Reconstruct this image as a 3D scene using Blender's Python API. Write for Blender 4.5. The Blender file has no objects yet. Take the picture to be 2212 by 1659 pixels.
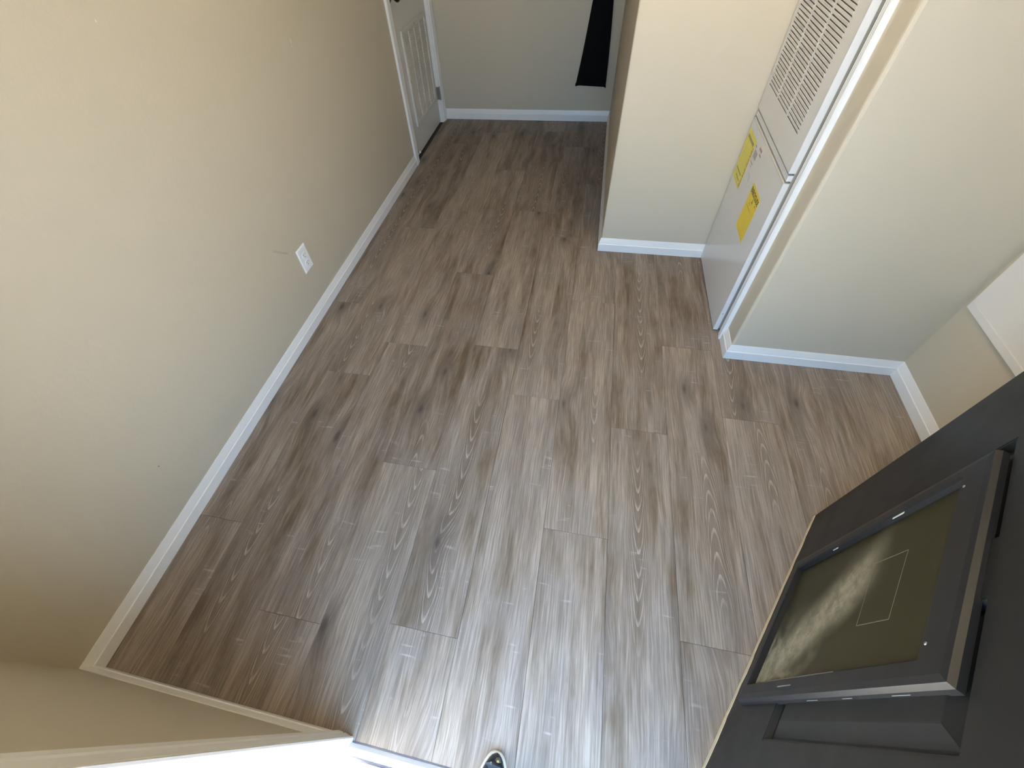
import bpy, bmesh, math, random
from mathutils import Matrix, Vector
random.seed(7)
S = bpy.context.scene
COL = S.collection

# ------------------------------------------------------------------ camera
cam_data = bpy.data.cameras.new('camera')
cam = bpy.data.objects.new('camera', cam_data)
COL.objects.link(cam)
R = ((0.97938652, -0.11459524, 0.16634297), (0.19359143, 0.76756693, -0.61103467), (-0.0576577, 0.63064169, 0.77392936))
cam.matrix_world = Matrix.Translation((0, 0, 1.5)) @ Matrix(R).to_4x4()
cam_data.sensor_width = 36.0
cam_data.lens = 928.979 / 2212 * 36.0
cam_data.shift_x = 41.3981 / 2212
cam_data.shift_y = -38.3421 / 2212
cam_data.clip_start = 0.01
S.camera = cam

# ------------------------------------------------------------------ world and exposure
W = bpy.data.worlds.new('sky'); S.world = W; W.use_nodes = True
bg = W.node_tree.nodes['Background']
bg.inputs['Color'].default_value = (0.37, 0.64, 1.0, 1)
bg.inputs['Strength'].default_value = 8.8
S.view_settings.view_transform = 'Standard'
S.view_settings.look = 'None'
S.view_settings.exposure = 0.0
S.view_settings.gamma = 1.0
S.view_settings.use_curve_mapping = False
S.cycles.max_bounces = 8
S.cycles.diffuse_bounces = 7
S.cycles.glossy_bounces = 3
S.cycles.caustics_reflective = False
S.cycles.caustics_refractive = False
S.cycles.use_denoising = True
S.cycles.use_adaptive_sampling = True
S.cycles.adaptive_threshold = 0.03
sun_data = bpy.data.lights.new('sun', 'SUN'); sun_data.energy = 97.0; sun_data.color = (1.0, 0.91, 0.76); sun_data.angle = math.radians(0.53)
sun = bpy.data.objects.new('sun', sun_data); COL.objects.link(sun)
sun.rotation_euler = (math.radians(4), math.radians(38), 0)      # along the front of the house, never into the doorway
# light portal in the doorway: guides the sky light through the opening
pl = bpy.data.lights.new('doorway_portal', 'AREA'); pl.shape = 'RECTANGLE'; pl.size = 0.9; pl.size_y = 2.06
pl.cycles.is_portal = True
po = bpy.data.objects.new('doorway_portal', pl); COL.objects.link(po)
po.location = (0.0, -0.30, 1.03); po.rotation_euler = (math.radians(90), 0, 0)

# ------------------------------------------------------------------ mesh helpers
class MB:
    def __init__(s): s.v = []; s.f = []
    def box(s, x0, x1, y0, y1, z0, z1):
        b = len(s.v)
        s.v += [(x0, y0, z0), (x1, y0, z0), (x1, y1, z0), (x0, y1, z0), (x0, y0, z1), (x1, y0, z1), (x1, y1, z1), (x0, y1, z1)]
        s.f += [tuple(b + i for i in q) for q in ((0, 3, 2, 1), (4, 5, 6, 7), (0, 1, 5, 4), (1, 2, 6, 5), (2, 3, 7, 6), (3, 0, 4, 7))]
        return s
    def rings(s, rings, cap=True):
        b = len(s.v); n = len(rings[0])
        for r in rings: s.v += [tuple(p) for p in r]
        for k in range(len(rings) - 1):
            for i in range(n):
                j = (i + 1) % n
                s.f.append((b + k * n + i, b + k * n + j, b + (k + 1) * n + j, b + (k + 1) * n + i))
        if cap:
            s.f.append(tuple(b + i for i in reversed(range(n))))
            s.f.append(tuple(b + (len(rings) - 1) * n + i for i in range(n)))
        return s
    def cyl(s, c, r, axis, h, n=20, r2=None):
        r2 = r if r2 is None else r2
        ring = lambda rr, o: [add(c, axis, o, rr * math.cos(2 * math.pi * i / n), rr * math.sin(2 * math.pi * i / n)) for i in range(n)]
        return s.rings([ring(r, 0), ring(r2, h)])
    def lathe(s, c, axis, prof, n=24):
        return s.rings([[add(c, axis, o, rr * math.cos(2 * math.pi * i / n), rr * math.sin(2 * math.pi * i / n)) for i in range(n)] for rr, o in prof])
    def build(s, name, mat, parent=None, bevel=0, seg=2, smooth=False, loc=None):
        me = bpy.data.meshes.new(name)
        me.from_pydata(s.v, [], s.f)
        bm = bmesh.new(); bm.from_mesh(me)
        bmesh.ops.recalc_face_normals(bm, faces=bm.faces)
        if bevel:
            bmesh.ops.bevel(bm, geom=list(bm.edges), offset=bevel, segments=seg, affect='EDGES', profile=0.5, clamp_overlap=True)
        bm.to_mesh(me); bm.free()
        if smooth:
            for p in me.polygons: p.use_smooth = True
        me.materials.append(mat)
        o = bpy.data.objects.new(name, me); COL.objects.link(o)
        if parent: o.parent = parent
        if loc: o.location = loc
        return o
def add(c, axis, o, a, b):
    d = {'x': (o, a, b), 'y': (b, o, a), 'z': (a, b, o)}[axis]
    return (c[0] + d[0], c[1] + d[1], c[2] + d[2])
def tag(o, label, cat=None, group=None, kind=None):
    o['label'] = label
    if cat: o['category'] = cat
    if group: o['group'] = group
    if kind: o['kind'] = kind
    return o
def thing(name, label, cat, loc=(0, 0, 0), rz=0, kind=None):
    o = bpy.data.objects.new(name, None); COL.objects.link(o)
    o.location = loc; o.rotation_euler = (0, 0, rz); o.empty_display_size = 0.1
    return tag(o, label, cat, kind=kind)
def struct(o, label, cat=None):
    o['kind'] = 'structure'; o['label'] = label
    if cat: o['category'] = cat
    return o

# ------------------------------------------------------------------ materials
def new_mat(name):
    m = bpy.data.materials.new(name); m.use_nodes = True
    nt = m.node_tree
    return m, nt, nt.nodes['Principled BSDF']
class G:
    """tiny node builder"""
    def __init__(s, nt): s.nt = nt
    def n(s, t, **k):
        o = s.nt.nodes.new(t)
        for a, b in k.items(): setattr(o, a, b)
        return o
    def plug(s, sock, v):
        if hasattr(v, 'is_linked') or isinstance(v, bpy.types.NodeSocket): s.nt.links.new(v, sock)
        elif isinstance(v, (tuple, list)) and len(v) == 3 and sock.type == 'RGBA': sock.default_value = (*v, 1)
        else: sock.default_value = v
    def m(s, op, a, b=0.0, c=0.0, clamp=False):
        o = s.n('ShaderNodeMath', operation=op, use_clamp=clamp)
        s.plug(o.inputs[0], a); s.plug(o.inputs[1], b)
        if op in ('MULTIPLY_ADD', 'COMPARE', 'SMOOTH_MIN'): s.plug(o.inputs[2], c)
        return o.outputs[0]
    def xyz(s, a, b, c=0.0):
        o = s.n('ShaderNodeCombineXYZ')
        for i, q in enumerate((a, b, c)): s.plug(o.inputs[i], q)
        return o.outputs[0]
    def noise(s, vec, scale=1.0, detail=2.0, rough=0.5, dist=0.0):
        o = s.n('ShaderNodeTexNoise'); s.plug(o.inputs['Vector'], vec)
        o.inputs['Scale'].default_value = scale; o.inputs['Detail'].default_value = detail
        o.inputs['Roughness'].default_value = rough; o.inputs['Distortion'].default_value = dist
        return o.outputs['Fac']
    def step(s, v, lo, hi, a=0.0, b=1.0):
        o = s.n('ShaderNodeMapRange', interpolation_type='SMOOTHSTEP'); s.plug(o.inputs[0], v)
        for i, q in zip((1, 2, 3, 4), (lo, hi, a, b)): o.inputs[i].default_value = q
        return o.outputs[0]
    def mix(s, f, a, b, mode='MIX'):
        o = s.n('ShaderNodeMix', data_type='RGBA', blend_type=mode)
        s.plug(o.inputs[0], f); s.plug(o.inputs[6], a); s.plug(o.inputs[7], b)
        return o.outputs[2]
    def bump(s, h, strength, dist=0.001):
        o = s.n('ShaderNodeBump'); s.plug(o.inputs['Height'], h)
        o.inputs['Strength'].default_value = strength; o.inputs['Distance'].default_value = dist
        return o.outputs[0]
def srgb(r, g, b):
    f = lambda c: ((c / 255) / 12.92 if c / 255 <= 0.04045 else ((c / 255 + 0.055) / 1.055) ** 2.4)
    return (f(r), f(g), f(b))

def plain(name, col, rough=0.5, var=0.08, vs=6.0, metal=0.0, bump=0.0, bs=200.0, spec=0.5):
    m, nt, b = new_mat(name); g = G(nt)
    tc = g.n('ShaderNodeTexCoord').outputs['Object']
    f = g.noise(tc, vs, 3)
    lo = tuple(c * (1 - var) for c in col); hi = tuple(min(1, c * (1 + var)) for c in col)
    g.plug(b.inputs['Base Color'], g.mix(f, lo, hi))
    b.inputs['Roughness'].default_value = rough; b.inputs['Metallic'].default_value = metal
    b.inputs['Specular IOR Level'].default_value = spec
    if bump: g.plug(b.inputs['Normal'], g.bump(g.noise(tc, bs, 2), bump))
    return m

def wall_paint():
    m, nt, b = new_mat('greige_wall_paint'); g = G(nt)
    tc = g.n('ShaderNodeTexCoord').outputs['Object']
    f = g.noise(tc, 1.3, 3)
    g.plug(b.inputs['Base Color'], g.mix(f, (0.505, 0.455, 0.358), (0.540, 0.487, 0.387)))
    b.inputs['Roughness'].default_value = 0.62
    h = g.noise(tc, 70, 2, 0.6)
    g.plug(b.inputs['Normal'], g.bump(h, 0.30, 0.0016))
    return m

def vinyl_plank():
    m, nt, b = new_mat('weathered_oak_vinyl'); g = G(nt)
    tc = g.n('ShaderNodeTexCoord').outputs['Object']
    sp = g.n('ShaderNodeSeparateXYZ'); g.plug(sp.inputs[0], tc)
    x, y = sp.outputs[0], sp.outputs[1]
    r = g.n('ShaderNodeObjectInfo').outputs['Random']
    r2 = g.m('FRACT', g.m('MULTIPLY', r, 7.317)); r3 = g.m('FRACT', g.m('MULTIPLY', r, 23.71)); r4 = g.m('FRACT', g.m('MULTIPLY', r, 51.13))
    ox, oy = g.m('MULTIPLY', r, 31.7), g.m('MULTIPLY', r2, 57.1)
    at = lambda px, py, sx, sy, u=ox, v=oy: g.xyz(g.m('MULTIPLY_ADD', px, sx, u), g.m('MULTIPLY_ADD', py, sy, v))
    warp = g.noise(at(x, y, 9, 2.6), 1.0, 2)                      # slow wander of the grain
    blot = g.noise(at(x, y, 9, 4.5, oy, ox), 1.0, 3, 0.6)         # smoky blotches
    # knots: sparse jittered cells, the grain swells around them
    vo = g.n('ShaderNodeTexVoronoi', feature='F1'); vo.voronoi_dimensions = '2D'
    g.plug(vo.inputs['Vector'], at(x, y, 4.6, 1.7)); vo.inputs['Scale'].default_value = 1.0
    ks = g.n('ShaderNodeSeparateColor'); g.plug(ks.inputs[0], vo.outputs['Color'])
    kon = g.step(ks.outputs[0], 0.36, 0.38)
    kd = g.m('MULTIPLY_ADD', g.m('SUBTRACT', blot, 0.5), 0.16, vo.outputs['Distance'])
    bend = g.m('MULTIPLY', g.step(kd, 0.35, 0.0), kon)
    xw = g.m('MULTIPLY_ADD', g.m('SUBTRACT', warp, 0.5), 0.026, g.m('MULTIPLY_ADD', bend, 0.022, x))
    # broad light and dark bands along the board
    tone = g.noise(at(xw, y, 15, 1.3), 1.0, 5, 0.66)
    tone = g.m('MULTIPLY_ADD', g.m('SUBTRACT', r3, 0.5), 0.13, tone)
    base = g.mix(g.step(tone, 0.32, 0.64), (0.125, 0.088, 0.056), (0.350, 0.290, 0.240))
    base = g.mix(g.m('MULTIPLY', g.step(blot, 0.38, 0.62), 0.50), base, (0.262, 0.230, 0.212))
    # fine straight pores, dark and limed
    fine = g.noise(at(xw, y, 240, 6.5), 1.0, 3, 0.62)
    base = g.mix(g.step(fine, 0.36, 0.62, 0.44, 0.0), base, (0.080, 0.057, 0.040))
    lime = g.m('MULTIPLY', g.step(fine, 0.58, 0.76), 0.26)
    # cathedral figure: nested parabolas limed white over a darker heart
    dx = g.m('SUBTRACT', xw, g.m('MULTIPLY', g.m('SUBTRACT', r4, 0.5), 0.12))
    sg = g.m('MULTIPLY_ADD', g.m('GREATER_THAN', r2, 0.5), 2.0, -1.0)
    ph = g.m('MULTIPLY_ADD', g.m('MULTIPLY', dx, dx), 3600.0, g.m('MULTIPLY', g.m('MULTIPLY', y, sg), 13.5))
    saw = g.m('FRACT', g.m('MULTIPLY_ADD', warp, 1.8, g.m('MULTIPLY_ADD', blot, 0.35, ph)))
    ring = g.m('MULTIPLY', g.step(saw, 0.66, 0.90), g.step(saw, 1.0, 0.95))
    cm = g.m('MULTIPLY', g.step(g.m('ABSOLUTE', dx), 0.060, 0.020), g.step(g.noise(g.xyz(g.m('MULTIPLY_ADD', y, 1.5, oy), ox), 1.0, 0), 0.46, 0.60))
    base = g.mix(g.m('MULTIPLY', cm, 0.50), base, (0.140, 0.108, 0.083))
    lime = g.m('MAXIMUM', lime, g.m('MULTIPLY', g.m('MULTIPLY', ring, cm), g.step(fine, 0.30, 0.60, 0.12, 0.52)))
    base = g.mix(lime, base, (0.52, 0.455, 0.40))
    # burl shade and knot eyes
    base = g.mix(g.m('MULTIPLY', g.step(kd, 0.24, 0.02), g.m('MULTIPLY', kon, 0.62)), base, (0.118, 0.098, 0.088))
    base = g.mix(g.m('MULTIPLY', g.step(kd, 0.060, 0.0), g.m('MULTIPLY', kon, 0.75)), base, (0.055, 0.044, 0.040))
    # cross saw marks filled with lime
    sm = g.noise(at(x, y, 10, 85, oy, ox), 1.0, 1)
    base = g.mix(g.m('MULTIPLY', g.m('MULTIPLY', g.step(sm, 0.60, 0.74), g.step(blot, 0.54, 0.66)), 0.36), base, (0.52, 0.47, 0.42))
    g.plug(b.inputs['Base Color'], base)
    g.plug(b.inputs['Roughness'], g.m('MULTIPLY_ADD', fine, 0.16, 0.40))
    b.inputs['Specular IOR Level'].default_value = 0.42
    return m

def black_paint(name, col, rough, worn=0.5):
    m, nt, b = new_mat(name); g = G(nt)
    tc = g.n('ShaderNodeTexCoord').outputs['Object']
    n1 = g.noise(tc, 5, 4); n2 = g.noise(tc, 60, 3, 0.7); n3 = g.noise(tc, 16, 3)
    c = g.mix(n1, tuple(q * 0.75 for q in col), tuple(q * 1.3 for q in col))
    sc = g.m('MULTIPLY', g.step(n2, 0.70, 0.78), g.step(n3, 0.55, 0.68))
    c = g.mix(g.m('MULTIPLY', sc, worn), c, (0.20, 0.19, 0.17))
    g.plug(b.inputs['Base Color'], c)
    g.plug(b.inputs['Roughness'], g.m('ADD', rough, g.m('MULTIPLY', n3, 0.15)))
    b.inputs['Specular IOR Level'].default_value = 0.36
    g.plug(b.inputs['Normal'], g.bump(g.noise(tc, 120, 2), 0.10))
    return m

def flap_vinyl():
    m, nt, b = new_mat('dusty_smoked_flap'); g = G(nt)
    tc = g.n('ShaderNodeTexCoord').outputs['Object']
    sp = g.n('ShaderNodeSeparateXYZ'); g.plug(sp.inputs[0], tc)
    x, z = sp.outputs[0], sp.outputs[2]          # x: 0 free side .. hinge side, z: height
    n1 = g.noise(tc, 22, 4, 0.65); n2 = g.noise(tc, 7, 3); n3 = g.noise(tc, 90, 3, 0.7)
    # dust wiped in a diagonal sweep from the low hinge corner up to the old sticker
    a = g.m('ADD', g.m('MULTIPLY', g.m('SUBTRACT', x, 0.60), 0.83), g.m('MULTIPLY', g.m('SUBTRACT', z, 0.14), 0.55))
    d = g.m('ABSOLUTE', g.m('ADD', a, g.m('MULTIPLY', g.m('SUBTRACT', n2, 0.5), 0.05)))
    sweep = g.m('MULTIPLY', g.step(d, 0.105, 0.012), g.step(g.m('MULTIPLY_ADD', n1, 0.10, z), 0.60, 0.50))
    low = g.m('MULTIPLY', g.step(g.m('ADD', z, g.m('MULTIPLY', n2, 0.1)), 0.50, 0.24), g.step(x, 0.38, 0.55))
    dust = g.m('MAXIMUM', sweep, g.m('MULTIPLY', low, g.step(n1, 0.34, 0.60)))
    dust = g.m('MULTIPLY', g.m('MULTIPLY', dust, g.step(n1, 0.25, 0.62, 0.35, 1.0)), g.m('ADD', 0.45, g.m('MULTIPLY', n3, 0.95)), clamp=True)
    c = g.mix(n2, (0.026, 0.023, 0.010), (0.040, 0.036, 0.018))
    c = g.mix(g.m('MULTIPLY', dust, 0.75), c, (0.36, 0.325, 0.235))
    g.plug(b.inputs['Base Color'], c)
    g.plug(b.inputs['Roughness'], g.m('ADD', 0.34, g.m('MULTIPLY', dust, 0.5)))
    b.inputs['Specular IOR Level'].default_value = 0.12
    return m

M = dict(
    wall=wall_paint(), plank=vinyl_plank(),
    sub=plain('dark_underlay', (0.05, 0.042, 0.035), 0.8),
    trim=plain('white_trim_paint', (0.80, 0.80, 0.785), 0.34, 0.03, 3, bump=0.05, bs=60),
    ceil=plain('ceiling_white', (0.60, 0.575, 0.52), 0.8, 0.03, 2, bump=0.3, bs=70),
    door=plain('white_door_paint', (0.66, 0.65, 0.61), 0.42, 0.04, 3, bump=0.06, bs=90),
    grille=plain('white_grille_enamel', (0.62, 0.60, 0.55), 0.4, 0.04),
    dark=plain('dark_cavity', (0.05, 0.045, 0.038), 0.9),
    bronze=plain('oil_rubbed_bronze', (0.055, 0.035, 0.02), 0.35, 0.2, 20, metal=0.7),
    nickel=plain('dull_nickel', (0.42, 0.40, 0.37), 0.35, 0.1, 20, metal=0.9),
    rubber=plain('white_rubber', (0.75, 0.74, 0.72), 0.6),
    furn=plain('furnace_white_enamel', (0.68, 0.67, 0.655), 0.22, 0.02, 2),
    furn_in=plain('furnace_inner_metal', (0.34, 0.30, 0.25), 0.7),
    yellow=plain('yellow_label_paper', (0.78, 0.60, 0.045), 0.5, 0.05, 12),
    paley=plain('pale_yellow_label', (0.70, 0.62, 0.12), 0.5, 0.12, 25),
    olive=plain('olive_print', (0.30, 0.27, 0.08), 0.6),
    ink=plain('black_print', (0.05, 0.045, 0.02), 0.6),
    orange=plain('orange_print', (0.52, 0.20, 0.05), 0.6),
    greyink=plain('grey_print', (0.36, 0.33, 0.33), 0.6),
    redink=plain('faded_red_print', (0.40, 0.25, 0.25), 0.6),
    plate=plain('white_plastic', (0.84, 0.85, 0.86), 0.28, 0.02),
    slot=plain('dark_slot', (0.12, 0.12, 0.12), 0.6),
    black=black_paint('black_door_paint', (0.012, 0.0122, 0.0118), 0.36, 0.25),
    frame=black_paint('black_pet_door_plastic', (0.014, 0.0142, 0.0148), 0.30, 0.5),
    worn=black_paint('worn_brown_black', (0.018, 0.013, 0.008), 0.5, 0.7),
    flap=flap_vinyl(),
    chip_glint=plain('white_chip_and_glint', (0.62, 0.62, 0.56), 0.5),
    scrape_glint=plain('grey_scrape', (0.16, 0.16, 0.15), 0.5),
    outline=plain('sticker_residue', (0.17, 0.15, 0.095), 0.5, 0.3, 60),
    raw=plain('raw_cream_wood', (0.66, 0.56, 0.36), 0.6, 0.12, 30),
    alu=plain('threshold_aluminium', (0.72, 0.74, 0.78), 0.3, 0.03, metal=0.0),
    groove=plain('threshold_groove', (0.07, 0.07, 0.10), 0.6),
    cloth=plain('black_velvet_cloth', (0.006, 0.006, 0.006), 0.95, 0.4, 30, bump=0.6, bs=350, spec=0.1),
    shoe=plain('black_shoe_leather', (0.018, 0.022, 0.03), 0.35, 0.3, 40),
    sole=plain('cream_sole', (0.62, 0.58, 0.50), 0.5),
    brass=plain('brass_eyelet', (0.45, 0.36, 0.16), 0.4, 0.1, metal=0.6),
    conc=plain('porch_concrete', (0.46, 0.43, 0.38), 0.9, 0.12, 2),
    panelw=plain('white_wall_panel', (0.76, 0.74, 0.71), 0.5, 0.03, 4),
    scuff=plain('wall_scuff', (0.42, 0.39, 0.33), 0.6, 0.15, 60),
)

# ------------------------------------------------------------------ room constants
XL, XR = -1.260, 1.333       # left and right walls
YF, YB = -0.141, 3.836       # entry wall and back wall
XN, YN = 0.111, 2.108        # hall block corner
XS, YS = 0.684, 1.392        # stub wall corner
ZC = 2.40
DX0, DX1, DZ = -0.445, 0.455, 2.06     # doorway
LY0, LY1, LZ = 3.045, 3.768, 2.03      # hall door opening in the left wall

# ------------------------------------------------------------------ floor of single planks
floor = MB().box(XL - .01, XR + .01, YF - .01, YB + .01, -.03, -.0062).build('floor', M['sub'])
struct(floor, 'grey-brown weathered oak vinyl plank floor', 'floor')
P0, PW, PL = -1.078, 0.2135, 1.16
first = {-1: .339, 0: 1.048, 1: 1.257, 2: .653, 3: .140, 4: 1.046, 5: .509, 6: .948, 7: .256, 8: 1.062, 9: .62, 10: .25, 11: .85}
def plank_mesh(w, l):
    e, h, c, d = 0.0003, 0.006, 0.0010, 0.0007
    rr = lambda i, z: [(-w / 2 + e + i, -l / 2 + e + i, z), (w / 2 - e - i, -l / 2 + e + i, z), (w / 2 - e - i, l / 2 - e - i, z), (-w / 2 + e + i, l / 2 - e - i, z)]
    mb = MB().rings([rr(0, -h), rr(0, -d), rr(c, 0)])
    me = bpy.data.meshes.new('plank'); me.from_pydata(mb.v, [], mb.f); me.materials.append(M['plank'])
    return me
cache = {}
for k, j in first.items():
    x0, x1 = max(XL, P0 + PW * k), min(XR, P0 + PW * (k + 1))
    ymax = YB if x0 < XN else YN + .01
    ys = [j + PL * i for i in range(-3, 5)]
    ys = [YF] + [q for q in ys if YF + .06 < q < ymax - .04] + [ymax]
    for a, b2 in zip(ys, ys[1:]):
        key = (round(x1 - x0, 4), round(b2 - a, 4))
        if key not in cache: cache[key] = plank_mesh(x1 - x0, b2 - a)
        o = bpy.data.objects.new('plank', cache[key]); COL.objects.link(o)
        o.parent = floor; o.location = ((x0 + x1) / 2, (a + b2) / 2, 0)

# ------------------------------------------------------------------ walls
def wall(name, boxes, label, bevel=0):
    mb = MB()
    for q in boxes: mb.box(*q)
    return struct(mb.build(name, M['wall'], bevel=bevel, seg=3), label, 'wall')
T = 0.12
wl = wall('wall_left', [(XL - T, XL, YF - T, LY0, 0, ZC), (XL - T, XL, LY0, LY1, LZ, ZC), (XL - T, XL, LY1, YB + T, 0, ZC)], 'long greige wall on the left with the outlet and louvred door')
wall('wall_back', [(XL, XN + .3, YB, YB + T, 0, ZC)], 'greige wall at the far end with the hanging black cloth')
wall('wall_center', [(XN, 1.9, YN, YB, 0, ZC)], 'greige wall block right of the hallway beside the furnace', bevel=.008)
wall('wall_stub', [(XS, XR + .05, YS, 1.535, 0, ZC)], 'greige return wall between the furnace and the right wall', bevel=.010)
wall('wall_right', [(XR, XR + T, YF - T, YS + .02, 0, ZC)], 'greige wall at the right behind the black door')
wall('wall_alcove', [(1.32, 1.40, 1.54, YN, 0, ZC)], 'greige wall closing the furnace alcove from behind')
wf = wall('wall_front', [(XL, DX0 - .025, YF - T, YF, 0, ZC), (DX1 + .025, XR, YF - T, YF, 0, ZC), (DX0 - .025, DX1 + .025, YF - T, YF, DZ + .025, ZC)], 'greige entry wall around the doorway in the foreground')
struct(MB().box(XL - T, 1.9, YF - T, YB + T, ZC, ZC + .05).build('ceiling', M['ceil']), 'flat white ceiling', 'ceiling')
struct(MB().box(-9, 9, -16, YF - T - .03, -.12, -.04).build('floor_porch', M['conc']), 'concrete porch slab outside the doorway', 'floor')

struct(MB().box(XL - T - .62, XL - T, LY0 - .1, LY0 - .06, 0, ZC).box(XL - T - .62, XL - T, LY1 + .06, LY1 + .1, 0, ZC).box(XL - T - .66, XL - T - .62, LY0 - .1, LY1 + .1, 0, ZC).box(XL - T - .66, XL - T, LY0 - .1, LY1 + .1, ZC, ZC + .05).build('wall_closet', M['wall']), 'closet walls behind the louvred door', 'wall')
struct(MB().box(XL - T - .66, XL - .002, LY0 - .1, LY1 + .1, -.03, -.004).build('floor_closet', M['sub']), 'closet floor coloured dark for the shadow under the louvred door', 'floor')  # dark colour stands in for the shadow under the door
# paint chips and scuff on the left wall
def blot(name, mat, parent, pts, axis='x', base=0.0, th=0.0006):
    mb = MB()
    if axis == 'x': mb.rings([[(base, a, b) for a, b in pts], [(base + th, a, b) for a, b in pts]])
    return mb.build(name, mat, parent)
def blob_pts(cy, cz, ry, rz, n=9):
    return [(cy + ry * math.cos(6.283 * i / n) * random.uniform(.6, 1.1), cz + rz * math.sin(6.283 * i / n) * random.uniform(.6, 1.1)) for i in range(n)]
blot('paint_chip', M['chip_glint'], wl, blob_pts(1.136, 1.268, .0030, .0040), base=XL)
blot('paint_chip', M['chip_glint'], wl, blob_pts(1.943, 1.024, .0035, .012), base=XL)
blot('paint_chip', M['chip_glint'], wl, blob_pts(1.938, 1.008, .0022, .006), base=XL)
blot('scuff_mark', M['scuff'], wl, [(1.290, .458), (1.330, .421), (1.365, .392), (1.372, .398), (1.345, .420), (1.296, .467)], base=XL, th=.0004)
blot('paint_chip', M['slot'], wl, blob_pts(.395, .275, .002, .003), base=XL)

# ------------------------------------------------------------------ baseboards
HB, TB = 0.077, 0.0122
PROF = [(0, 0), (TB, 0), (TB, .043), (TB - .0030, .0460), (TB - .0032, .0490), (TB - .0040, .053), (.0045, .069), (.0022, HB), (0, HB)]
def baseboard(name, p0, p1, nrm, m0, m1, label):
    """profile swept from p0 to p1 on the floor; nrm points into the room; m = +1 outside corner, -1 inside corner, 0 square"""
    p0, p1, nrm = Vector((*p0, 0)), Vector((*p1, 0)), Vector((*nrm, 0))
    t = (p1 - p0).normalized()
    ring = lambda p, s, m: [tuple(p + nrm * d + Vector((0, 0, z + .0004)) + t * (s * m * d)) for d, z in PROF]
    o = MB().rings([ring(p0, -1, m0), ring(p1, 1, m1)]).build(name, M['trim'])
    return struct(o, label, 'baseboard')
baseboard('baseboard_left', (XL, YF), (XL, LY0 - .062), (1, 0), -1, 0, 'white baseboard along the long left wall')
baseboard('baseboard_back', (XL, YB), (XN, YB), (0, -1), 0, -1, 'white baseboard at the far end of the hallway')
baseboard('baseboard_hall', (XN, YB), (XN, YN), (-1, 0), -1, 1, 'white baseboard on the hallway side of the wall block')
baseboard('baseboard_center', (XN, YN), (0.668, YN), (0, -1), 1, 0, 'white baseboard left of the furnace')
baseboard('baseboard_end', (XS, 1.490), (XS, YS), (-1, 0), 0, 1, 'short white baseboard return on the wall end beside the furnace')
baseboard('baseboard_stub', (XS, YS), (XR, YS), (0, -1), 1, -1, 'white baseboard under the return wall near the black door')
baseboard('baseboard_right', (XR, YS), (XR, YF), (-1, 0), -1, -1, 'white baseboard on the right wall running behind the black door')
baseboard('baseboard_front', (XL, YF), (DX0 - .052, YF), (0, 1), -1, 0, 'white baseboard on the entry wall in the shaded corner')

# ------------------------------------------------------------------ casings (trim)
def casing_profile(w, t, flip=False):
    """moulded board cross-section across its width: list of (across, out)"""
    pr = [(0, 0), (0, t * .55), (w * .06, t * .72), (w * .14, t * .72), (w * .18, t * .6), (w * .22, t * .72), (w * .52, t * .9), (w * .60, t * .78), (w * .66, t * .95), (w * .92, t), (w, t * .86), (w, 0)]
    return [(w - a, b) for a, b in pr] if flip else pr
def casing_y(name, x0, x1, y, z1, label, flip=False, t=.016):
    pr = casing_profile(x1 - x0, t, flip)
    o = MB().rings([[(x0 + a, y + b, z) for a, b in pr] for z in (0.0006, z1)]).build(name, M['trim'])
    return struct(o, label, 'trim')
def casing_x(name, y0, y1, x, z1, label, flip=False, sgn=1, t=.016, w=None):
    pr = casing_profile(y1 - y0, t, flip)
    o = MB().rings([[(x + sgn * b, y0 + a, z) for a, b in pr] for z in (0.0006, z1)]).build(name, M['trim'])
    return struct(o, label, 'trim')
casing_y('trim_1', DX0 - .050, DX0 + .002, YF, DZ + .06, 'moulded white casing left of the entry doorway', flip=True)
casing_y('trim_2', DX1 - .002, DX1 + .055, YF, DZ + .06, 'moulded white casing right of the entry doorway behind the door hinge')
casing_x('trim_3', LY0 - .060, LY0 + .004, XL, LZ + .06, 'white casing on the near side of the louvred closet door', flip=True)
casing_x('trim_4', LY1 - .004, LY1 + .060, XL, LZ + .06, 'white casing on the far side of the louvred closet door')
casing_x('trim_5', 1.493, 1.533, XS, 2.30, 'tall white casing strip between the wall end and the furnace', sgn=-1, t=.018, flip=True)

# entry jamb and threshold
jm = MB()
jm.box(DX0 - .025, DX0, YF - T - .01, YF + .002, .0, DZ + .025).box(DX0, DX0 + .012, -.235, -.195, .0, DZ)
struct(jm.build('trim_6', M['trim']), 'white door jamb on the left of the entry doorway', 'trim')
jm = MB(); jm.box(DX1, DX1 + .025, YF - T - .01, YF + .002, .0, DZ + .025).box(DX1 - .012, DX1, -.235, -.195, .0, DZ)
struct(jm.build('trim_7', M['trim']), 'white door jamb on the hinge side of the entry doorway', 'trim')
jm = MB(); jm.box(DX0, DX1, YF - T - .01, YF + .002, DZ, DZ + .025)
struct(jm.build('trim_8', M['trim']), 'white head jamb over the entry doorway', 'trim')
th = thing('threshold', 'white metal threshold with a dark groove in the entry doorway', 'threshold', (0, -.20, 0))
MB().rings([[(x, a, z) for a, z in ((.0585, .0006), (.0500, .0105), (.0340, .0115), (.0330, .0060), (.0280, .0060), (.0270, .0120), (-.06, .014), (-.09, .004), (-.09, -.006), (.0585, -.006))] for x in (DX0 + .0005, DX1 - .0005)]).build('sill', M['alu'], th)
MB().box(DX0 + .001, DX1 - .001, .0282, .0328, .0062, .0085).build('groove_seal', M['groove'], th)
MB().box(DX0 + .002, DX1 - .002, .0587, .0620, .0003, .0012).build('edge_gap', M['groove'], th)

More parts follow.
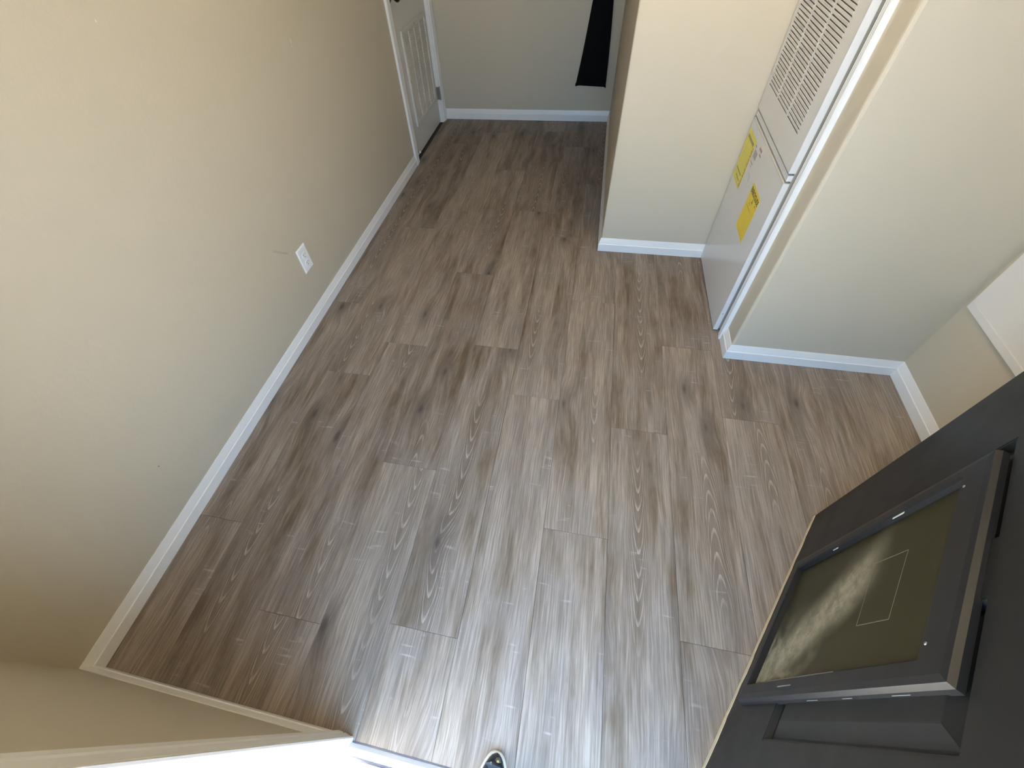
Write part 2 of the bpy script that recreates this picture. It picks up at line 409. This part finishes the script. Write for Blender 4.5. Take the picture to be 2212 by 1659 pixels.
# ------------------------------------------------------------------ hall door with return-air grille (left wall)
d1 = thing('door_1', 'white closet door with a tall louvred return-air grille', 'door', (XL, LY0, 0), kind='structure')
w = LY1 - LY0
fx = -.022                                     # face of the slab, just inside the wall face
jb = MB(); jb.box(-.12, .001, 0, .016, 0, LZ).box(-.12, .001, w - .016, w, 0, LZ).box(-.12, .001, .016, w - .016, LZ - .016, LZ)
jb.build('jamb', M['trim'], d1)
GY0, GY1, GZ0, GZ1 = .150, .690, .185, .760
MB().box(fx - .038, fx, .019, w - .019, .007, LZ - .02).build('slab', M['door'], d1, bevel=.002)
gf = MB()
GY1 = min(GY1, w - .075)
for q in ((GY0, GY1, GZ0, GZ0 + .028), (GY0, GY1, GZ1 - .028, GZ1), (GY0, GY0 + .028, GZ0 + .028, GZ1 - .028), (GY1 - .028, GY1, GZ0 + .028, GZ1 - .028)):
    gf.box(fx, fx + .014, *q)
grf = gf.build('grille_frame', M['grille'], d1, bevel=.0025)
MB().box(fx + .0002, fx + .001, GY0 + .02, GY1 - .02, GZ0 + .02, GZ1 - .02).build('grille_back', M['dark'], grf)
gm = MB()
cw = (GY1 - GY0 - .056 - 3 * .012) / 4
for c in range(3):
    y0 = GY0 + .028 + (c + 1) * cw + c * .012
    gm.box(fx + .001, fx + .012, y0, y0 + .012, GZ0 + .028, GZ1 - .028)
gm.build('grille_mullion', M['grille'], grf)
lv = MB()
nz = 42; pz = (GZ1 - GZ0 - .056) / nz
for i in range(nz):
    z = GZ0 + .028 + pz * i
    for c in range(4):
        y0 = GY0 + .028 + c * (cw + .012)
        b = len(lv.v)
        lv.v += [(fx + .0015, y0, z + .0095), (fx + .0015, y0 + cw, z + .0095), (fx + .010, y0 + cw, z + .001), (fx + .010, y0, z + .001),
                 (fx + .0015, y0, z + .0107), (fx + .0015, y0 + cw, z + .0107), (fx + .0107, y0 + cw, z + .0022), (fx + .0107, y0, z + .0022)]
        lv.f += [tuple(b + q for q in r) for r in ((0, 3, 2, 1), (4, 5, 6, 7), (0, 1, 5, 4), (1, 2, 6, 5), (2, 3, 7, 6), (3, 0, 4, 7))]
lo = lv.build('grille_louver', M['grille'], grf); lo['kind'] = 'stuff'
for (yy, zz) in ((GY0 + .014, GZ1 - .014), ((GY0 + GY1) / 2, GZ1 - .014), (GY0 + .014, (GZ0 + GZ1) / 2), (GY1 - .014, GZ0 + .014), (GY0 + .014, GZ0 + .014)):
    MB().lathe((fx + .014, yy, zz), 'x', [(.004, 0), (.004, .001), (.002, .002)], 10).build('screw', M['nickel'], grf)
hg = MB().box(fx - .001, .004, w - .021, w - .009, .175, .265).cyl((.004, w - .015, .172), .0055, 'z', .096, 12)
hg.build('hinge', M['nickel'], d1)
hg = MB().box(fx - .001, .004, w - .021, w - .009, 1.75, 1.84).cyl((.004, w - .015, 1.747), .0055, 'z', .096, 12)
hg.build('hinge', M['nickel'], d1)
kn = MB().lathe((fx, .072, .945), 'x', [(.031, 0), (.031, .004), (.026, .009), (.012, .011)], 28).build('rosette', M['bronze'], d1, smooth=True)
MB().lathe((fx + .009, .072, .945), 'x', [(.011, 0), (.011, .02), (.020, .028), (.028, .040), (.028, .050), (.020, .060), (.006, .063)], 28).build('knob', M['bronze'], d1, smooth=True)
ds = MB().lathe((fx, .035, .058), 'x', [(.011, 0), (.011, .003), (.0045, .005), (.0045, .03)], 14).build('door_stop', M['nickel'], d1, smooth=True)
MB().lathe((fx + .03, .035, .058), 'x', [(.007, 0), (.008, .004), (.008, .010), (.006, .012)], 14).build('rubber_tip', M['rubber'], ds, smooth=True)

# ------------------------------------------------------------------ outlet on the left wall
ot = thing('wall_outlet', 'white duplex outlet plate low on the left wall', 'outlet', (XL, 1.450, .308))
pw, ph = .0365, .0610
rr = lambda i, x: [(x, -pw + i, -ph + i), (x, pw - i, -ph + i), (x, pw - i, ph - i), (x, -pw + i, ph - i)]
MB().rings([rr(0, 0), rr(0, .003), rr(.003, .0062), rr(.006, .0068)]).build('cover_plate', M['plate'], ot)
for s in (-1, 1):
    zc = s * .0205
    oc = [(.0165 * math.cos(a), max(-.0135, min(.0135, .017 * math.sin(a)))) for a in [6.2832 * i / 24 for i in range(24)]]
    rc = MB().rings([[(x, a * k, zc + b * k) for a, b in oc] for x, k in ((.0066, 1), (.0088, 1), (.0094, .95))]).build('receptacle', M['plate'], ot)
    for yy, hh in ((-.0063, .0042), (.0063, .0035)):
        MB().box(.0093, .0097, yy - .0011, yy + .0011, zc + .003 - hh, zc + .003 + hh).build('contact_slot', M['slot'], rc)
    MB().lathe((.0093, 0, zc - .0085), 'x', [(.0024, 0), (.0024, .0004)], 12).build('ground_hole', M['slot'], rc)
MB().lathe((.0066, 0, 0), 'x', [(.0032, 0), (.0032, .001), (.002, .0016)], 12).build('screw', M['plate'], ot)

# ------------------------------------------------------------------ black cloth hanging on a hook at the back wall
hk = thing('coat_hook', 'dark metal coat hook on the far wall above the black cloth', 'hook', (.02, YB, 1.62))
MB().lathe((0, -.008, 0), 'y', [(.022, 0), (.022, .008)], 20).build('hook_plate', M['bronze'], hk)
hm = MB()
pth = [(0, -.006, 0), (0, -.045, -.006), (0, -.062, .004), (0, -.066, .026)]
hm.rings([[(p[0] + .005 * math.cos(6.283 * i / 10), p[1] + (.005 * math.sin(6.283 * i / 10) if k in (2, 3) else 0), p[2] + (.005 * math.sin(6.283 * i / 10) if k in (0, 1) else 0)) for i in range(10)] for k, p in enumerate(pth)])
hm.build('hook_arm', M['bronze'], hk)
cb = MB(); NZ, NU = 40, 28; rings = []
for k in range(NZ + 1):
    f = k / NZ; z = .258 + (1.60 - .258) * f
    q = min(1, max(0, (z - .26) / .51))
    xl = -.176 + (.072) * q if z < .77 else -.104 + (.104) * ((z - .77) / .83)
    xr = .052 - .018 * q if z < .77 else .034 + (.006) * ((z - .77) / .83)
    c = (xl + xr) / 2; hw = (xr - xl) / 2
    th_ = .012 + .016 * f
    ring = []
    for i in range(NU):
        a = 6.2832 * i / NU
        u, v = math.cos(a), math.sin(a)
        su = math.copysign(abs(u) ** .45, u); sv = math.copysign(abs(v) ** .6, v)
        fold = .0065 * math.sin(su * 9 + 2.0 * f) * (1 - .3 * f) * (1 if v < 0 else .2)
        sag = 0
        if k == 0: sag = -.008 * (1 - abs(su)) * -1 - .004 * su
        if k == 0: sag = .006 - .012 * abs(su) ** 6 - .006 * su
        ring.append((c + hw * su + .003 * math.sin(9 * f), YB - .010 - th_ + th_ * sv + fold, z + sag))
    rings.append(ring)
cb.rings(rings)
co = cb.build('hanging_cloth', M['cloth'], smooth=True)
tag(co, 'black cloth hanging in folds on the far wall', 'cloth')
hem = MB()
hr = []
for k in range(2):
    hr.append([(p[0] + (.0015 if p[0] > -.06 else -.0015), p[1] - (.0012 if p[1] < YB - .02 else -.0), p[2] + (0.0 if k == 0 else .018)) for p in rings[0]])
hem.rings(hr).build('hem', M['cloth'], co)

# ------------------------------------------------------------------ furnace in its alcove
FX, FY0, FY1 = .648, 1.549, 2.098
fu = thing('furnace', 'tall white furnace with a louvred upper door and yellow labels', 'furnace', (FX, FY0, 0))
L = FY1 - FY0
MB().box(.022, .60, .010, L - .004, .004, 2.20).build('cabinet', M['furn_in'], fu)
MB().box(.0085, .0095, .03, L - .03, .80, 1.70).build('slot_shade_sheet', M['furn_in'], fu)  # plain sheet, its tan stands in for the shade in the louvre slots
# lower door: real slits cut at the top left corner
ld = MB(); LZ0, LZ1 = .006, .708
SY0, SY1, SZ0, SZ1 = L - .150, L - .008, .655, .694
ld.box(0, .0015, 0, L, LZ0, SZ0).box(0, .0015, 0, L, SZ1, LZ1).box(0, .0015, 0, SY0, SZ0, SZ1).box(0, .0015, SY1, L, SZ0, SZ1)
n = 12; pt = (SY1 - SY0) / n
for i in range(n): ld.box(0, .0015, SY0 + pt * i + pt * .45, SY0 + pt * (i + 1), SZ0, SZ1)
ld.box(0, .020, -.0008, .0012, LZ0, LZ1).box(0, .020, L - .0012, L + .0004, LZ0, LZ1).box(0, .02, 0, L, LZ1 - .0012, LZ1 + .0005).box(0, .02, 0, L, LZ0 - .0005, LZ0 + .0012)
ldo = ld.build('lower_door', M['furn'], fu)
MB().box(.0030, .0036, SY0 - .004, SY1 + .003, SZ0 - .004, SZ1 + .004).build('slit_shade_plate', M['dark'], ldo)  # dark plate painted in as the shade behind the slits
ml = MB().box(.004, .021, 0, L, .716, .736).build('middle_rail', M['furn'], fu, bevel=.001)
# upper door with pressed louvre slots in three columns
UZ0, UZ1 = .744, 1.90
cols = [(.072, .214), (.228, .371), (.384, .518)]
z0g = .838; pg = .01205; ng = 62
ud = MB()
ud.box(0, .0015, 0, L, UZ0, z0g).box(0, .0015, 0, L, z0g + pg * ng, UZ1)
prev = 0
for a, c in cols:
    ud.box(0, .0015, prev, a, z0g, z0g + pg * ng); prev = c
ud.box(0, .0015, prev, L, z0g, z0g + pg * ng)
ud.box(0, .022, -.0008, .0012, UZ0, UZ1).box(0, .022, L - .0012, L + .0004, UZ0, UZ1).box(0, .022, 0, L, UZ0 - .0005, UZ0 + .0012)
udo = ud.build('upper_door', M['furn'], fu)
sl = MB()
for i in range(ng):
    z = z0g + pg * i
    for a, c in cols:
        # slat between two slots, its upper edge pressed slightly out
        b = len(sl.v)
        sl.v += [(0, a, z + .0036), (0, c, z + .0036), (-.0012, c, z + .0118), (-.0012, a, z + .0118),
                 (.0014, a, z + .0036), (.0014, c, z + .0036), (.0008, c, z + .0122), (.0008, a, z + .0122)]
        sl.f += [tuple(b + q for q in r) for r in ((0, 1, 2, 3), (7, 6, 5, 4), (4, 5, 1, 0), (5, 6, 2, 1), (6, 7, 3, 2), (7, 4, 0, 3))]
so = sl.build('louver', M['furn'], udo); so['kind'] = 'stuff'
sc_ = MB().lathe((.010, -.0008, .105), 'y', [(.0028, 0), (.0028, -.0008), (.0015, -.0014)], 10).build('screw', M['nickel'], ldo)

# labels on the lower door: local frame origin at furnace, y towards the far side, text reads from far (left) to near (right)
def quad(name, mat, parent, y0, y1, z0, z1, x=-.0004, th=.0004):
    return MB().box(x - th, x, y0, y1, z0, z1).build(name, mat, parent)
def text(name, body, mat, parent, size, loc, rot90=False, sx=1.0):
    cu = bpy.data.curves.new(name, 'FONT'); cu.body = body; cu.size = size; cu.extrude = .0001; cu.offset = size * .02
    ob = bpy.data.objects.new(name, cu); COL.objects.link(ob)
    bpy.context.view_layer.update()
    me = bpy.data.meshes.new_from_object(ob.evaluated_get(bpy.context.evaluated_depsgraph_get()))
    bpy.data.objects.remove(ob)
    for v in me.vertices:
        a, b, c = v.co.x * sx, v.co.y, v.co.z
        if rot90: a, b = -b, a
        v.co = (loc[0] - c, loc[1] - a, loc[2] + b)
    me.materials.clear(); me.materials.append(mat)
    o = bpy.data.objects.new(name, me); COL.objects.link(o); o.parent = parent
    return o
oy = FY0
e1 = quad('energy_label', M['yellow'], ldo, 1.670 - oy, 1.803 - oy, .390, .580, 0)
e1['label'] = 'bright yellow energy guide label on the furnace'
text('lettering', 'ENERGYGUIDE', M['ink'], e1, .0290, (-.0005, 1.799 - oy, .5480), sx=.645)
ar = MB().box(-.0006, -.0005, 1.7345 - oy, 1.7375 - oy, .531, .552)
ar.rings([[(x, 1.742 - oy, .534), (x, 1.730 - oy, .534), (x, 1.736 - oy, .522)] for x in (-.0005, -.0006)]); ar.build('arrow', M['ink'], e1)
for q in ((1.715, 1.785, .4985, .5005), (1.745, 1.768, .512, .5145), (1.757, 1.760, .5146, .526), (1.690, 1.697, .533, .541)):
    MB().box(-.0006, -.0004, q[0] - oy, q[1] - oy, q[2], q[3]).build('print_line', M['olive'], e1)
MB().box(-.0006, -.0004, 1.683 - oy, 1.692 - oy, .397, .399).build('print_line', M['olive'], e1)
e2 = quad('warning_label', M['paley'], ldo, 1.950 - oy, 2.090 - oy, .468, .672, 0)
e2['label'] = 'pale yellow warning label with orange lettering'
for (a, b2, c, d, mm) in ((1.972, 2.080, .640, .652, 'olive'), (1.985, 2.076, .596, .632, 'paley'), (1.985, 2.076, .512, .518, 'olive'), (1.982, 2.050, .490, .495, 'olive')):
    MB().box(-.0006, -.0004, a - oy, b2 - oy, c, d).build('print_block', M[mm], e2)
q = MB(); z = .640; wi = 0
while z > .476:
    h = random.uniform(.006, .009)
    q.box(-.0006, -.0004, 1.952 - oy, 1.968 - oy, z - h * .35, z).box(-.0006, -.0004, 1.952 - oy, 1.957 - oy, z - h, z)
    if random.random() < .6: q.box(-.0006, -.0004, 1.963 - oy, 1.968 - oy, z - h, z)
    wi += 1; z -= h + (.0022 if wi % 4 else .007)
q.build('lettering', M['orange'], e2)
e3 = MB(); e3.box(-.0004, 0, 1.890 - oy, 1.935 - oy, .622, .650).box(-.0004, 0, 1.898 - oy, 1.940 - oy, .600, .604).box(-.0004, 0, 1.905 - oy, 1.92 - oy, .588, .592).box(-.0004, 0, 1.93 - oy, 1.945 - oy, .656, .664)
e3.build('rating_print', M['greyink'], ldo)
MB().box(-.0004, 0, 1.852 - oy, 1.892 - oy, .668, .678).box(-.0004, 0, 1.845 - oy, 1.87 - oy, .655, .661).build('red_print', M['redink'], ldo)
quad('tape_residue', plain('tape_residue', (0.56, 0.57, .55), .5, .1, 50), ldo, 1.862 - oy, 1.905 - oy, .535, .570, 0, .0003)

# ------------------------------------------------------------------ added lamp, unseen overhead, to brighten the inner walls
cl = thing('added_lamp', 'unseen ceiling lamp added overhead to brighten the inner walls', 'lamp', (.40, 1.34, ZC))
MB().lathe((0, 0, 0), 'z', [(.16, 0), (.16, -.02), (.15, -.025)], 40).build('added_lamp_base', M['nickel'], cl)
mg, ntg, bg_ = new_mat('added_lamp_glow')
bg_.inputs['Base Color'].default_value = (.8, .76, .66, 1); bg_.inputs['Emission Color'].default_value = (1, .78, .46, 1); bg_.inputs['Emission Strength'].default_value = 74.0
MB().lathe((0, 0, -.025), 'z', [(.145, 0), (.138, -.03), (.115, -.055), (.07, -.072), (.02, -.078)], 40).build('added_lamp_glass', mg, cl, smooth=True)

# ------------------------------------------------------------------ white panel on the right wall
wp = thing('wall_panel', 'large white panel low on the right wall above the black door', 'panel', (XR, 1.375, .392))
MB().rings([[(-.010, a, z) for a, z in ((0, 0), (-.83, 0), (-.83, .95), (0, .95))], [(0, a, z) for a, z in ((0, 0), (-.83, 0), (-.83, .95), (0, .95))]]).build('board', M['panelw'], wp, bevel=.0015)
MB().box(-.0128, -.010, -.82, -.006, .004, .030).build('bottom_rail', M['panelw'], wp, bevel=.001)
MB().box(-.0128, -.010, -.82, -.006, .92, .946).build('top_rail', M['panelw'], wp, bevel=.001)

# ------------------------------------------------------------------ black entry door, swung open to the right
DW = .905
d = Vector((0.50675537, 0.8620899))
bd = thing('entry_door', 'open black panelled entry door with a pet door at its bottom', 'door', (0.8699, 0.7011, 0), math.atan2(-d.y, -d.x))
TH = .044; D0 = .012
slab = MB()
slab.box(0, DW, .0125, TH, D0, 2.04)
pan = [(.200, .420), (.522, .745)]
rows = [(.276, .806), (.955, 1.560), (1.665, 1.915)]
xs = [0, pan[0][0], pan[0][1], pan[1][0], pan[1][1], DW]
zs = [D0, rows[0][0], rows[0][1], rows[1][0], rows[1][1], rows[2][0], rows[2][1], 2.04]
for i in range(5):
    if i % 2 == 0: slab.box(xs[i], xs[i + 1], 0, .0125, D0, 2.04)
    else:
        for k in range(0, 7, 2): slab.box(xs[i], xs[i + 1], 0, .0125, zs[k], zs[k + 1])
so = slab.build('slab', M['black'], bd)
for a, c in pan:
    for z0, z1 in rows:
        rc = lambda i, y: [(a + i, y, z0 + i), (c - i, y, z0 + i), (c - i, y, z1 - i), (a + i, y, z1 - i)]
        p = MB().rings([rc(0, .0127), rc(0, .001), rc(.004, .001), rc(.010, .0105), rc(.016, .0105), rc(.043, .0015), rc(.046, .0012)])
        p.build('door_panel', M['black'], bd)
# raw bottom edge showing under the paint, uneven
st = MB(); N = 60; top = []
for i in range(N + 1):
    s = DW * i / N
    h = .0185 + .0035 * math.sin(i * .9) * random.random() + (.004 if 34 < i < 40 else 0) + (.003 if i > 46 else 0)
    top.append((s, h))
st.rings([[(s, y, .0025) for s, h in top] + [(s, y, h) for s, h in reversed(top)] for y in (-.0012, TH)])
st.build('bottom_edge', M['raw'], bd)
for z in (.25, 1.02, 1.82):
    MB().box(DW - .001, DW + .004, .006, TH + .004, z - .05, z + .05).cyl((DW + .004, TH + .004, z - .05), .007, 'z', .1, 12).build('hinge', M['nickel'], bd)
# pet door
FS0, FS1, FZ0, FZ1 = .228, .664, .086, .790
OS0, OS1, OZ0, OZ1 = .262, .622, .122, .722
fp = .0165
fr = MB()
def rect_ring(s0, s1, z0, z1, y): return [(s0, y, z0), (s1, y, z0), (s1, y, z1), (s0, y, z1)]
def inset(i, y, o=0): return rect_ring(FS0 + i, FS1 - i, FZ0 + i, FZ1 - i, y)
def inset2(i, y): return rect_ring(OS0 - i, OS1 + i, OZ0 - i, OZ1 + i, y)
fr.rings([inset(0, .0035), inset(0, -.006), inset(.003, -fp + .002), inset(.014, -fp), inset2(.004, -fp), inset2(0, -fp + .003), inset2(0, .0005), inset2(.004, .0035)], cap=False)
b0 = 0
fro = fr.build('pet_door_frame', M['frame'], bd)
fl = MB().box(OS0 + .001, OS1 - .001, -.0035, .0012, OZ0 + .001, OZ1 - .001)
flo = fl.build('flap', M['flap'], fro)
flo['label'] = 'smoky olive flap smeared with pale dust'
ol = MB()
def bar(a, b2, wd=.0009):
    a = Vector(a); b2 = Vector(b2); t = (b2 - a).normalized(); nn = Vector((-t.y, t.x)) * wd / 2
    c4 = [a + nn, a - nn, b2 - nn, b2 + nn]
    ol.rings([[(p.x, y, p.y) for p in c4] for y in (-.0034, -.0039)])
bar((.365, .496), (.367, .598)); bar((.367, .598), (.521, .600)); bar((.521, .600), (.516, .503)); bar((.516, .503), (.365, .496), .001)
ol.build('sticker_outline', M['outline'], flo)
# bare scrapes on the frame, plus one painted highlight
def chip_glint(s0, s1, z0, z1, y, th=.0008, mat='chip_glint'):
    return MB().box(s0, s1, y - th, y, z0, z1).build('scrape_glint', M[mat], fro, bevel=.0002)
chip_glint(.2625, .2655, .300, .322, -fp + .004); chip_glint(.2625, .2670, .530, .566, -fp + .004)  # lower piece is a paint chip, upper one a highlight painted white
chip_glint(.640, .6425, .30, .36, -fp, .0006, 'scrape_glint'); chip_glint(.6635, .6643, .41, .45, -.001, .0012, 'scrape_glint'); chip_glint(.6635, .6643, .53, .56, -.001, .0012, 'scrape_glint'); chip_glint(.6635, .6643, .66, .70, -.001, .0012, 'scrape_glint')
chip_glint(.6195, .6215, .22, .50, -fp + .004, .001, 'scrape_glint')
MB().lathe((.600, -.0165, .735), 'y', [(.003, 0), (.002, -.0012)], 10).build('screw', M['nickel'], fro)
MB().lathe((.290, -.0165, .735), 'y', [(.003, 0), (.002, -.0012)], 10).build('screw', M['nickel'], fro)

# ------------------------------------------------------------------ photographer's shoe on the threshold
sh = thing('shoe', 'black shoe toe with cream sole edge at the doorway', 'shoe', (-.058, -.083, .0030), 0)
sh.rotation_euler = (math.radians(-11.0), 0, math.radians(-4))
def outline(k, z, inset=0.0, n=40, lift=0.0):
    pts = []
    for i in range(n):
        a = 6.2832 * i / n
        t = (1 - math.cos(a)) / 2            # 0 toe .. 1 heel
        wv = .047 * (math.sin(math.pi * min(1, t * 1.0)) ** .40) * (1.0 - .18 * math.exp(-((t - .6) / .18) ** 2)) * (1 - .12 * t)
        pts.append(((wv - inset) * (1 if math.sin(a) >= 0 else -1) * (1 if abs(math.sin(a)) > 1e-6 else 0), -t * (.262 - 2 * inset) - inset, z))
    return pts
MB().rings([outline(1, 0, .003), outline(1, .004, 0), outline(1, .015, 0), outline(1, .018, .0025)]).build('sole', M['sole'], sh)
up = MB(); rg = []
for f, ins in ((0, .0045), (.25, .0065), (.5, .0105), (.72, .017), (.88, .025), (1, .034)):
    ring = outline(1, 0, ins)
    rg.append([(x, y, .0175 + f * (.022 + .055 * min(1, max(0, (-y - .02) / .16)))) for x, y, z in ring])
up.rings(rg).build('upper', M['shoe'], sh, smooth=True)
MB().lathe((.006, -.0225, .0340), 'z', [(.0072, 0), (.0072, .0035), (.0045, .0042)], 20).build('eyelet', M['dark'], sh)
MB().lathe((.006, -.0240, .0375), 'z', [(.0040, 0), (.0030, .0012)], 16).build('stud', M['brass'], sh)
MB().rings([[(-.010 + a, -.034 + b, .040 + c) for a, b in ((0, .006), (.003, .0), (.002, -.02), (-.003, -.01))] for c in (0, .0015)]).build('trim_mark', M['chip_glint'], sh)
